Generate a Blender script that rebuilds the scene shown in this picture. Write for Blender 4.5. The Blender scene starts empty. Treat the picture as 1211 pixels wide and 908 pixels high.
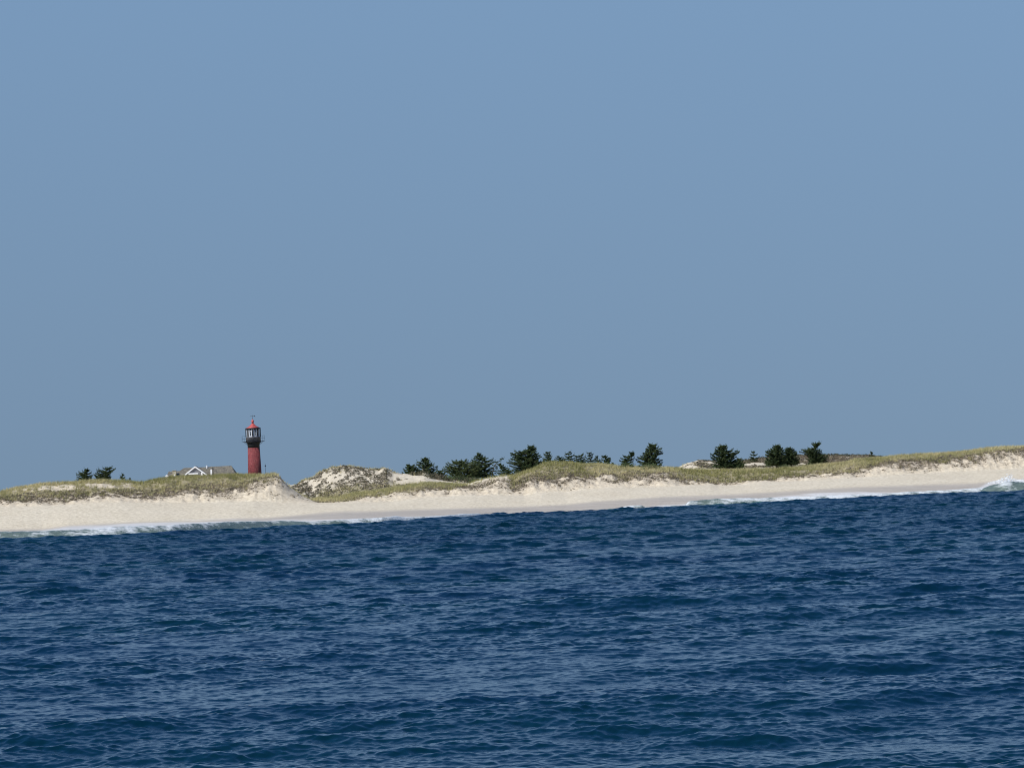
import bpy, math, random
import numpy as np
from mathutils import Matrix, Vector
R = math.radians
sc = bpy.context.scene
COL = sc.collection

# ------------------------------------------------------------------ camera, light, exposure
FPX = 4931.0; CAM_H = 5.5; ROLL = 2.5; PITCH = math.degrees(math.atan(119 / FPX))
cam = bpy.data.cameras.new('camera'); camo = bpy.data.objects.new('camera', cam); COL.objects.link(camo)
cam.sensor_fit = 'HORIZONTAL'; cam.angle = 2 * math.atan(605.5 / FPX)
cam.clip_start = 0.5; cam.clip_end = 60000
RM = Matrix.Rotation(R(90 + PITCH), 4, 'X') @ Matrix.Rotation(R(-ROLL), 4, 'Z')
camo.matrix_world = Matrix.Translation((0, 0, CAM_H)) @ RM
sc.camera = camo

SUN_EL = 46.0; SUN_AZ = 228.0
w = bpy.data.worlds.new('World'); sc.world = w; w.use_nodes = True
nt = w.node_tree; bg = nt.nodes['Background']
sky = nt.nodes.new('ShaderNodeTexSky'); sky.sky_type = 'NISHITA'; sky.sun_disc = False
sky.sun_elevation = R(SUN_EL); sky.sun_rotation = R(SUN_AZ)
sky.air_density = 1.0; sky.dust_density = 0.6; sky.ozone_density = 2.5
tc = nt.nodes.new('ShaderNodeTexCoord'); sp = nt.nodes.new('ShaderNodeSeparateXYZ')
nt.links.new(tc.outputs['Generated'], sp.inputs[0])
ad = nt.nodes.new('ShaderNodeMath'); ad.operation = 'MULTIPLY_ADD'; ad.inputs[1].default_value = 0.78; ad.inputs[2].default_value = 0.22
nt.links.new(sp.outputs['Z'], ad.inputs[0])
cb = nt.nodes.new('ShaderNodeCombineXYZ')
nt.links.new(sp.outputs['X'], cb.inputs[0]); nt.links.new(sp.outputs['Y'], cb.inputs[1]); nt.links.new(ad.outputs[0], cb.inputs[2])
nt.links.new(cb.outputs[0], sky.inputs['Vector'])
hz = nt.nodes.new('ShaderNodeMapRange'); hz.inputs['From Min'].default_value = 0.0; hz.inputs['From Max'].default_value = 0.13
nt.links.new(sp.outputs['Z'], hz.inputs['Value'])
mx = nt.nodes.new('ShaderNodeMix'); mx.data_type = 'RGBA'
SKY_LOW = (0.885, 0.838, 0.78, 1); SKY_HIGH = (1.29, 1.30, 1.215, 1)
mx.inputs['A'].default_value = SKY_LOW; mx.inputs['B'].default_value = SKY_HIGH
nt.links.new(hz.outputs[0], mx.inputs['Factor'])
mu = nt.nodes.new('ShaderNodeMix'); mu.data_type = 'RGBA'; mu.blend_type = 'MULTIPLY'; mu.inputs['Factor'].default_value = 1
nt.links.new(sky.outputs[0], mu.inputs['A']); hz2 = nt.nodes.new('ShaderNodeMapRange'); hz2.inputs['From Min'].default_value = 0.13; hz2.inputs['From Max'].default_value = 0.45
nt.links.new(sp.outputs['Z'], hz2.inputs['Value'])
mx2 = nt.nodes.new('ShaderNodeMix'); mx2.data_type = 'RGBA'; mx2.inputs['B'].default_value = (0.28, 0.68, 1.12, 1)
nt.links.new(mx.outputs['Result'], mx2.inputs['A']); nt.links.new(hz2.outputs[0], mx2.inputs['Factor'])
nt.links.new(mx2.outputs['Result'], mu.inputs['B'])
nt.links.new(mu.outputs['Result'], bg.inputs['Color'])
bg.inputs['Strength'].default_value = 0.10

sun = bpy.data.lights.new('sun', 'SUN'); sun.energy = 4.5; sun.angle = R(0.5); sun.color = (1.0, 0.95, 0.88)
suno = bpy.data.objects.new('sun', sun); COL.objects.link(suno)
sd = Vector((math.sin(R(SUN_AZ)) * math.cos(R(SUN_EL)), math.cos(R(SUN_AZ)) * math.cos(R(SUN_EL)), math.sin(R(SUN_EL))))
suno.rotation_euler = sd.to_track_quat('Z', 'Y').to_euler()
suno.location = (0, 0, 200)
sc.view_settings.view_transform = 'Standard'; sc.view_settings.look = 'None'
sc.view_settings.exposure = 0.0; sc.view_settings.gamma = 1.0
sc.view_settings.use_curve_mapping = False
sc.cycles.filter_width = 1.05

# ------------------------------------------------------------------ helpers
def ray(px, py):
    d = RM.to_3x3() @ Vector(((px - 605.5) / FPX, (454 - py) / FPX, -1))
    return math.atan2(d.x, d.y), d.z / math.hypot(d.x, d.y)

def rail(pts):
    a = np.array([ray(*p) for p in pts]); i = np.argsort(a[:, 0])
    return a[i, 0], a[i, 1]

def P(px, py, D):
    a, te = ray(px, py)
    return Vector((D * math.sin(a), D * math.cos(a), CAM_H + te * D))

def hash2(ix, iy, seed):
    n = (ix.astype(np.int64) * 374761393 + iy.astype(np.int64) * 668265263 + seed * 1442695041) & 0x7fffffff
    n = ((n ^ (n >> 13)) * 1274126177) & 0x7fffffff
    return ((n ^ (n >> 16)) & 0xffff) / 65535.0

def vnoise(x, y, seed=0):
    ix = np.floor(x); iy = np.floor(y); fx = x - ix; fy = y - iy
    fx = fx * fx * (3 - 2 * fx); fy = fy * fy * (3 - 2 * fy)
    a = hash2(ix, iy, seed); b = hash2(ix + 1, iy, seed); c = hash2(ix, iy + 1, seed); d = hash2(ix + 1, iy + 1, seed)
    return (a + (b - a) * fx) * (1 - fy) + (c + (d - c) * fx) * fy - 0.5

def fbm(x, y, scale, seed=0, octv=4, gain=0.5):
    s = 0; amp = 1; f = 1.0 / scale; tot = 0
    for o in range(octv):
        s = s + amp * vnoise(x * f, y * f, seed + o * 17); tot += amp; amp *= gain; f *= 2.03
    return 2 * s / tot

def sstep(a, b, x):
    t = np.clip((x - a) / (b - a), 0, 1); return t * t * (3 - 2 * t)

def mesh_np(name, V, F, mat=None, parent=None, attrs=None, smooth=True):
    """V (n,3); F (m,k) with constant k"""
    V = np.asarray(V, dtype=np.float32); F = np.asarray(F, dtype=np.int32); k = F.shape[1]
    me = bpy.data.meshes.new(name)
    me.vertices.add(len(V)); me.vertices.foreach_set('co', V.ravel())
    me.loops.add(F.size); me.loops.foreach_set('vertex_index', F.ravel())
    me.polygons.add(len(F)); me.polygons.foreach_set('loop_start', np.arange(len(F), dtype=np.int32) * k)
    me.polygons.foreach_set('use_smooth', np.full(len(F), smooth))
    me.update(calc_edges=True)
    if attrs:
        for an, av in attrs.items():
            at = me.attributes.new(an, 'FLOAT', 'POINT'); at.data.foreach_set('value', np.asarray(av, dtype=np.float32).ravel())
    if mat: me.materials.append(mat)
    o = bpy.data.objects.new(name, me); COL.objects.link(o)
    if parent: o.parent = parent
    return o

def grid_faces(nr, nc):
    i = np.arange(nr - 1)[:, None] * nc + np.arange(nc - 1)[None, :]
    return np.stack([i, i + 1, i + nc + 1, i + nc], -1).reshape(-1, 4)

class MB:
    def __init__(s): s.v = []; s.f = []
    def poly(s, pts, faces):
        b = len(s.v); s.v += [tuple(p) for p in pts]; s.f += [tuple(b + i for i in f) for f in faces]
    def box(s, x0, x1, y0, y1, z0, z1):
        p = [(x0, y0, z0), (x1, y0, z0), (x1, y1, z0), (x0, y1, z0), (x0, y0, z1), (x1, y0, z1), (x1, y1, z1), (x0, y1, z1)]
        s.poly(p, [(0, 3, 2, 1), (4, 5, 6, 7), (0, 1, 5, 4), (1, 2, 6, 5), (2, 3, 7, 6), (3, 0, 4, 7)])
    def lathe(s, prof, n=32, cx=0, cy=0):
        b = len(s.v)
        for r, z in prof:
            for i in range(n):
                t = 2 * math.pi * i / n; s.v.append((cx + r * math.cos(t), cy + r * math.sin(t), z))
        for j in range(len(prof) - 1):
            for i in range(n):
                s.f.append((b + j * n + i, b + j * n + (i + 1) % n, b + (j + 1) * n + (i + 1) % n, b + (j + 1) * n + i))
        s.f.append(tuple(b + i for i in range(n))[::-1]); s.f.append(tuple(b + (len(prof) - 1) * n + i for i in range(n)))
    def tube(s, pts, rad, n=6):
        b = len(s.v); pts = [Vector(p) for p in pts]
        for j, p in enumerate(pts):
            d = (pts[min(j + 1, len(pts) - 1)] - pts[max(j - 1, 0)]).normalized()
            u = d.cross(Vector((0.13, 0.97, 0.2))).normalized(); v_ = d.cross(u)
            r = rad[j] if hasattr(rad, '__len__') else rad
            for i in range(n):
                t = 2 * math.pi * i / n; s.v.append(tuple(p + u * (r * math.cos(t)) + v_ * (r * math.sin(t))))
        for j in range(len(pts) - 1):
            for i in range(n):
                s.f.append((b + j * n + i, b + j * n + (i + 1) % n, b + (j + 1) * n + (i + 1) % n, b + (j + 1) * n + i))
        s.f.append(tuple(b + i for i in range(n))[::-1]); s.f.append(tuple(b + (len(pts) - 1) * n + i for i in range(n)))
    def build(s, name, mat, parent=None, smooth=False):
        me = bpy.data.meshes.new(name); me.from_pydata(s.v, [], s.f); me.materials.append(mat)
        if smooth:
            for p in me.polygons: p.use_smooth = True
        me.update(); o = bpy.data.objects.new(name, me); COL.objects.link(o)
        if parent: o.parent = parent
        return o

def tag(o, label=None, cat=None, group=None, kind=None):
    if label: o['label'] = label
    if cat: o['category'] = cat
    if group: o['group'] = group
    if kind: o['kind'] = kind
    return o

def empty(name, loc, label, cat, group=None, rz=0):
    o = bpy.data.objects.new(name, None); COL.objects.link(o); o.location = loc; o.rotation_euler = (0, 0, rz)
    return tag(o, label, cat, group)

# ---- materials
def newmat(name):
    m = bpy.data.materials.new(name); m.use_nodes = True
    return m, m.node_tree, m.node_tree.nodes['Principled BSDF']
def N(t, typ, **kw):
    n = t.nodes.new(typ)
    for k, v in kw.items(): setattr(n, k, v)
    return n
def noise(t, scale, detail=4, rough=0.55, vec=None, stretch=None):
    n = N(t, 'ShaderNodeTexNoise'); n.inputs['Scale'].default_value = scale; n.inputs['Detail'].default_value = detail
    n.inputs['Roughness'].default_value = rough
    g = N(t, 'ShaderNodeTexCoord')
    if stretch:
        mp = N(t, 'ShaderNodeMapping'); mp.inputs['Scale'].default_value = stretch
        t.links.new(g.outputs['Object'], mp.inputs[0]); t.links.new(mp.outputs[0], n.inputs['Vector'])
    else: t.links.new(g.outputs['Object'], n.inputs['Vector'])
    return n.outputs['Fac']
def ramp(t, src, stops):
    r = N(t, 'ShaderNodeValToRGB'); e = r.color_ramp.elements
    while len(e) < len(stops): e.new(0.5)
    for i, (p, c) in enumerate(stops):
        e[i].position = p; e[i].color = (*c, 1) if len(c) == 3 else c
    t.links.new(src, r.inputs[0]); return r.outputs[0]
def mixc(t, fac, a, b, mode='MIX'):
    m = N(t, 'ShaderNodeMix', data_type='RGBA', blend_type=mode)
    if isinstance(fac, (int, float)): m.inputs['Factor'].default_value = fac
    else: t.links.new(fac, m.inputs['Factor'])
    for k, x in (('A', a), ('B', b)):
        if isinstance(x, tuple): m.inputs[k].default_value = (*x, 1)
        else: t.links.new(x, m.inputs[k])
    return m.outputs['Result']
def mth(t, op, a, b=None, c=None, clamp=False):
    m = N(t, 'ShaderNodeMath', operation=op, use_clamp=clamp)
    for i, x in enumerate((a, b, c)):
        if x is None: continue
        if isinstance(x, (int, float)): m.inputs[i].default_value = x
        else: t.links.new(x, m.inputs[i])
    return m.outputs[0]
def attr(t, name):
    a = N(t, 'ShaderNodeAttribute'); a.attribute_name = name; return a.outputs['Fac']
def bump(t, h, dist, strength=1.0):
    b = N(t, 'ShaderNodeBump'); b.inputs['Distance'].default_value = dist; b.inputs['Strength'].default_value = strength
    t.links.new(h, b.inputs['Height']); return b.outputs[0]
def simple(name, col, rough=0.7, var=0.25, scale=2.0, metal=0.0, b=0.0):
    m, t, p = newmat(name)
    n = noise(t, scale)
    c0 = tuple(c * (1 - var) for c in col); c1 = tuple(min(1, c * (1 + var)) for c in col)
    t.links.new(ramp(t, n, [(0.3, c0), (0.7, c1)]), p.inputs['Base Color'])
    p.inputs['Roughness'].default_value = rough; p.inputs['Metallic'].default_value = metal
    if b: t.links.new(bump(t, n, b), p.inputs['Normal'])
    return m

# ------------------------------------------------------------------ shore geometry
def shore_line(a): return 757.0 / (np.cos(a) - 0.30 * np.sin(a))
def shore_r(a):
    "range from the camera to the outer edge of the surf, which reaches further out towards the left"
    return shore_line(a) - EXT(a)

WET = rail([(-50,627),(0,626),(50,625),(80,621),(150,617.6),(200,616),(230,615.5),(280,612.5),(310,612),(345,609),(380,605.5),(405,603.6),(450,603),(500,601.7),(560,600),(600,599),(640,597.5),(670,596),(700,592.6),(740,590),(780,586.8),(840,585),(870,584),(920,581),(970,577.7),(1020,575),(1060,573.6),(1110,572),(1150,571),(1180,568),(1211,566),(1300,563)])
TOE = rail([(-50,601),(0,600),(60,598),(110,595),(140,593.7),(200,595),(240,594),(300,592),(330,594),(373,595),(430,593.6),(460,592.7),(490,590),(520,588),(560,585.5),(595,585),(620,586),(640,582),(670,581.5),(680,580),(720,576.9),(760,576),(800,574.4),(840,572.8),(850,574),(880,572.8),(900,569.5),(940,568.6),(980,566),(1000,565),(1020,564.5),(1060,561),(1110,558.7),(1150,557),(1190,554.6),(1211,553.8),(1300,551)])
VEGB = rail([(-50,592),(0,591),(50,589.5),(80,588),(120,584.6),(150,583.8),(180,585.7),(205,580.7),(230,577.5),(260,577.5),(285,575.8),(300,570.9),(315,566),(325,564),(332,567),(335,570.5),(343,578),(357,587),(368,591.5),(376,594),(405,594),(425,590),(445,587),(460,584.5),(480,580),(500,578),(520,578),(540,577),(552,578),(575,573),(590,569),(598,569.5),(608,574),(616,571),(632,563),(640,564.5),(655,567),(680,565.3),(710,563.7),(735,565.3),(750,561),(770,559.5),(790,562),(805,567.8),(840,571),(850,571),(865,572),(890,567.8),(920,565),(940,562.8),(960,561),(990,560),(1005,557),(1020,554),(1030,551),(1050,547),(1080,545.5),(1110,544.7),(1135,541),(1155,538),(1180,534.8),(1211,531.5),(1300,531)])
CREST_PTS = [(-50,586),(0,581),(20,575.5),(50,570.5),(83,569),(110,567),(150,568),(170,569.7),(180,566),(200,562.6),(220,561.7),(240,561),(260,560),(290,559),(310,560),(323,558.5),(330,561),(335,567.5),(343,575),(357,585),(368,590),(376,588.5),(400,588),(415,582.7),(445,579),(470,575.4),(500,571),(520,571),(540,572.7),(552,573.6),(562,569.5),(576,566),(589,563.7),(602,562.8),(607,562.5),(612,560.5),(619,558),(632,553),(643,547),(656,545.5),(670,545.5),(690,548),(710,548),(730,550.5),(760,551.3),(790,552),(810,553.8),(840,555.4),(860,555),(885,554.6),(920,553.8),(950,550.5),(975,547),(1000,544.7),(1011,541.5),(1045,540),(1060,538),(1085,535.6),(1110,534.8),(1140,533),(1160,529.8),(1190,526.5),(1211,527.3),(1300,526)]
CREST = rail(CREST_PTS)
BACK = rail([(-50,592),(0,588),(100,574),(200,572),(300,568),(330,570),(338,573),(350,572.7),(358,567),(370,563.6),(380,556),(392,551),(405,549),(420,551),(435,553.6),(448,554.5),(455,552.7),(465,558),(475,560),(490,561),(502,560),(515,563.6),(530,567),(550,568.5),(575,569),(600,567),(620,562),(640,556),(700,555),(760,556),(795,554),(810,549.6),(820,546),(828,544.2),(835,544.7),(842,545.5),(860,547),(885,548),(905,548),(940,548),(980,548),(1020,547),(1045,546),(1100,541),(1211,534),(1300,533)])
FAR = rail([(-50,600),(0,595),(300,575),(500,572),(700,560),(850,552),(868,549),(883,545),(900,542),(930,541),(945,539.5),(960,539.5),(975,539),(1005,539),(1020,539.5),(1030,539.5),(1045,542),(1080,544),(1211,538),(1300,538)])
def px_az(px): return ray(px, 570)[0]
def azfun(pts):
    xs = np.array([px_az(p[0]) for p in pts]); ys = np.array([p[1] for p in pts], float)
    return lambda a: np.interp(a, xs, ys)
EXT = azfun([(-400,85),(0,82),(120,80),(200,76),(320,52),(450,42),(530,24),(600,0),(1600,0)])
GRASSY = azfun([(-400,1),(318,1),(331,0.05),(366,0.05),(378,1),(540,1),(553,0.12),(600,0.12),(607,1),(1600,1)])

fine = np.linspace(R(-8.6), R(8.6), 1060)
outer = np.radians(np.concatenate([np.arange(8.9, 14, 0.3), np.arange(14, 40, 1.0)]))
AZ = np.concatenate([-outer[::-1], fine, outer])
K = 1 / FPX
def te_of(r): return np.interp(AZ, *r)
te_crest = te_of(CREST) - 1.6 * K * GRASSY(AZ); te_back = te_of(BACK); te_far = te_of(FAR)
vn = lambda s, sc_: fbm(AZ * 760, np.zeros_like(AZ) + 3.1, sc_, s, 3)
S = shore_line(AZ)
rails = []
def addrail(v, te=None, z=None, n=10, vj=None):
    r = S + v + (vj if vj is not None else 0)
    zz = CAM_H + te * r if te is not None else np.zeros_like(AZ) + z
    rails.append((r, zz, n))
jv = 3.5 * vn(5, 30)
notch = azfun([(560,0),(585,-1.6),(597,-1.9),(602,-1),(611,1.2),(618,1.4),(640,0)])(AZ)
addrail(-70, z=-3.0, vj=-EXT(AZ))
addrail(-6, z=-0.45, n=8, vj=-EXT(AZ))
addrail(13, te=te_of(WET), n=34)
addrail(38, te=te_of(TOE), n=46, vj=jv)
addrail(44, te=te_of(VEGB), n=50, vj=jv)
addrail(54, te=te_crest, n=60, vj=jv)
addrail(80, te=np.minimum(te_crest, te_back) - 7 * K, n=26)
addrail(108, te=te_back, n=90)
addrail(135, te=np.minimum(te_back, te_far) - 5 * K, n=16)
addrail(175, te=te_far, n=56)
addrail(230, te=te_far - 14 * K, n=12)
addrail(900, z=1.5, n=10)
addrail(1200, z=-3.0, n=3)
rr = [rails[0][0]]; zz = [rails[0][1]]; tt = [np.zeros_like(AZ)]
for i in range(1, len(rails)):
    n = rails[i][2]
    for k in range(1, n + 1):
        u = k / n
        rr.append(rails[i - 1][0] * (1 - u) + rails[i][0] * u); zz.append(rails[i - 1][1] * (1 - u) + rails[i][1] * u)
        tt.append(np.full_like(AZ, i - 1 + u))
RR = np.array(rr); ZZ = np.array(zz); TT = np.array(tt); AA = np.broadcast_to(AZ, RR.shape)
XX = RR * np.sin(AA); YY = RR * np.cos(AA)
grassy = GRASSY(AA)
# rail indices: 1 water edge,2 wet top,3 toe,4 veg bottom,5 crest,6 valley,7 back,8 valley,9 far
n_beach = fbm(XX, YY, 9, 1, 5)
n_rough = fbm(XX, YY, 2.6, 9, 5, 0.6)
n_big = fbm(XX, YY, 16, 21, 4)
scarp = sstep(2.85, 3.25, TT) * (1 - sstep(4.6, 5.0, TT))
ridgen = 1 - 2 * np.abs(fbm(XX, YY * 0.35, 2.2, 33, 4))
smooth_ = 1 - 0.75 * ((AA > px_az(326)) & (AA < px_az(378)))
dz = 0.10 * n_beach * sstep(1.6, 2.4, TT) + scarp * smooth_ * (0.42 * n_rough + 0.26 * (ridgen - 0.6))
dz += sstep(4.2, 4.8, TT) * (1 - sstep(5.3, 5.8, TT)) * 0.30 * n_big
dz += sstep(6.1, 6.5, TT) * (0.28 * n_big + 0.30 * n_rough) * (1 - sstep(9.6, 10, TT))
ZZ = ZZ + dz
# vegetation density
def pxw(a0, a1, soft=4):
    lo = px_az(a0); hi = px_az(a1); s = soft * K
    return sstep(lo - s, lo + s, AA) * (1 - sstep(hi - s, hi + s, AA))
nv = fbm(XX, YY, 3.2, 51, 4); nv2 = fbm(XX, YY, 1.2, 57, 3)
edge = sstep(3.75, 4.1, TT + 0.45 * nv + 0.35 * nv2) * (1 - sstep(6.2, 6.6, TT))
grass = edge * grassy
patch = pxw(18, 158, 8) * sstep(4.42, 4.55, TT + 0.12 * nv) * (1 - sstep(4.78, 4.9, TT + 0.1 * nv2)) * (nv2 + nv > -0.28)
grass *= 1 - 0.93 * patch
far_gr = sstep(6.6, 7.0, TT + 0.3 * nv) * (1 - sstep(9.9, 10, TT))
grass = np.maximum(grass, 0.25 * far_gr * (nv > 0.15))
grass = np.maximum(grass, 0.9 * pxw(340, 520, 4) * sstep(5.6, 6.0, TT) * (1 - sstep(6.12, 6.35, TT + 0.1 * nv)))
rim = pxw(352, 470, 3) * sstep(6.93, 6.98, TT) * (1 - sstep(7.3, 7.5, TT))
grass = np.maximum(grass, 0.8 * rim)
nv3 = fbm(XX, YY, 0.75, 61, 3); nst = fbm(XX, YY * 0.32, 0.95, 63, 4)
debris = sstep(3.10, 3.8, TT + 0.3 * nv) * (1 - sstep(4.2, 4.55, TT)) * (0.6 * nv + nv2 + 0.7 * nv3 > 0.28 - 0.75 * sstep(3.1, 4.1, TT))
deb_a = azfun([(-100,.9),(40,.9),(120,1),(300,.9),(322,.6),(335,.12),(372,.12),(400,.3),(470,.35),(545,.8),(600,.5),(612,1.2),(740,1),(810,.6),(880,.4),(1000,.6),(1060,.9),(1300,1)])(AA)
debris *= deb_a
stip = pxw(345, 462, 5) * sstep(6.15, 6.3, TT) * (1 - sstep(6.97, 7.0, TT))
scrub = stip * (nst + 0.12 * nv + 0.2 * nv3 > -0.10) * 0.9
scrub = np.maximum(scrub, pxw(795, 1000, 5) * sstep(6.4, 6.6, TT) * (1 - sstep(7.3, 7.6, TT)) * (nv + nv2 > 0.08))
scrub = np.maximum(scrub, 0.5 * pxw(455, 540, 5) * sstep(6.2, 6.4, TT) * (1 - sstep(7, 7.2, TT)) * (nv + nv2 > 0.42))
heath = pxw(862, 1060, 5) * sstep(7.9, 8.2, TT) * (1 - sstep(9.3, 9.6, TT))
scrub = np.maximum(scrub, heath)
wet = (1 - sstep(1.80, 2.10, TT + 0.05 * fbm(XX, YY, 14, 71, 4)))
foam_a = azfun([(-300,1.9),(0,1.8),(70,1.93),(250,1.95),(330,1.85),(380,1.62),(450,1.5),(560,1.35),(620,1.05),(740,1.2),(850,1.5),(900,1.6),(960,1.75),(1040,1.6),(1080,1.35),(1140,1.3),(1175,2),(1300,2)])(AA)
fo = (1 - sstep(foam_a - 0.12, foam_a + 0.06, TT + 0.22 * fbm(XX * 0.4, YY, 5, 73, 5))) * 0.8
V = np.stack([XX, YY, ZZ], -1).reshape(-1, 3)

def ground_z(x, y):
    a = math.atan2(x, y); r = math.hypot(x, y); j = int(np.clip(np.searchsorted(AZ, a), 0, len(AZ) - 1))
    return float(np.interp(r, RR[:, j], ZZ[:, j]))

# sand material
m, t, p = newmat('dune_sand'); sand_m = m
n1 = noise(t, 0.12, 5); n2 = noise(t, 1.6, 5, 0.7); n3 = noise(t, 0.5, 6, 0.75, stretch=(0.25, 1, 1))
dry = ramp(t, n1, [(0.3, (0.56, 0.485, 0.345)), (0.7, (0.67, 0.60, 0.455))])
dry = mixc(t, 0.55, dry, ramp(t, n2, [(0.35, (0.40, 0.34, 0.24)), (0.62, (0.80, 0.72, 0.56))]))
face = attr(t, 'scarp'); dry = mixc(t, face, dry, ramp(t, n2, [(0.3, (0.46, 0.385, 0.27)), (0.6, (0.68, 0.59, 0.44))]))
wetc = ramp(t, n3, [(0.3, (0.37, 0.33, 0.27)), (0.7, (0.50, 0.45, 0.375))])
damp = mth(t, 'MULTIPLY', attr(t, 'wet'), 1.0)
c = mixc(t, damp, dry, wetc)
vg = ramp(t, n2, [(0.3, (0.15, 0.13, 0.06)), (0.7, (0.30, 0.26, 0.145))])
c = mixc(t, mth(t, 'MULTIPLY', attr(t, 'veg'), 0.85), c, vg)
nl = noise(t, 1.7, 5, 0.7, stretch=(1, 0.5, 1))
speck = mth(t, 'MULTIPLY', attr(t, 'scarp'), ramp(t, nl, [(0.52, (0, 0, 0)), (0.60, (0.55, 0.55, 0.55))]))
c = mixc(t, mth(t, 'MAXIMUM', mth(t, 'MULTIPLY', attr(t, 'litter'), 0.6), mth(t, 'MULTIPLY', speck, attr(t, 'rubble'))), c, ramp(t, n2, [(0.3, (0.13, 0.10, 0.075)), (0.7, (0.30, 0.25, 0.19))]))
nf = noise(t, 0.8, 7, 0.75, stretch=(0.35, 1, 1))
fm = mth(t, 'MULTIPLY', attr(t, 'foam'), ramp(t, nf, [(0.36, (0.30,) * 3), (0.62, (0.85,) * 3)]), clamp=True)
c = mixc(t, fm, c, (0.70, 0.74, 0.77))
t.links.new(c, p.inputs['Base Color'])
rg = mth(t, 'MULTIPLY_ADD', damp, -0.32, 0.95)
rg = mth(t, 'MULTIPLY_ADD', fm, 0.5, rg, clamp=True)
t.links.new(rg, p.inputs['Roughness'])
t.links.new(bump(t, n2, 0.12), p.inputs['Normal'])
ground = mesh_np('sand_dunes', V, grid_faces(*RR.shape), sand_m, attrs={'veg': np.clip(grass, 0, 1), 'litter': np.clip(np.maximum(debris, 0.6 * scrub), 0, 1), 'wet': wet, 'foam': np.clip(fo, 0, 1), 'scarp': scarp, 'rubble': np.clip(deb_a * sstep(3.05, 3.4, TT), 0, 1)})
tag(ground, 'pale sand beach and dunes rising behind the surf', kind='structure')

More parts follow.
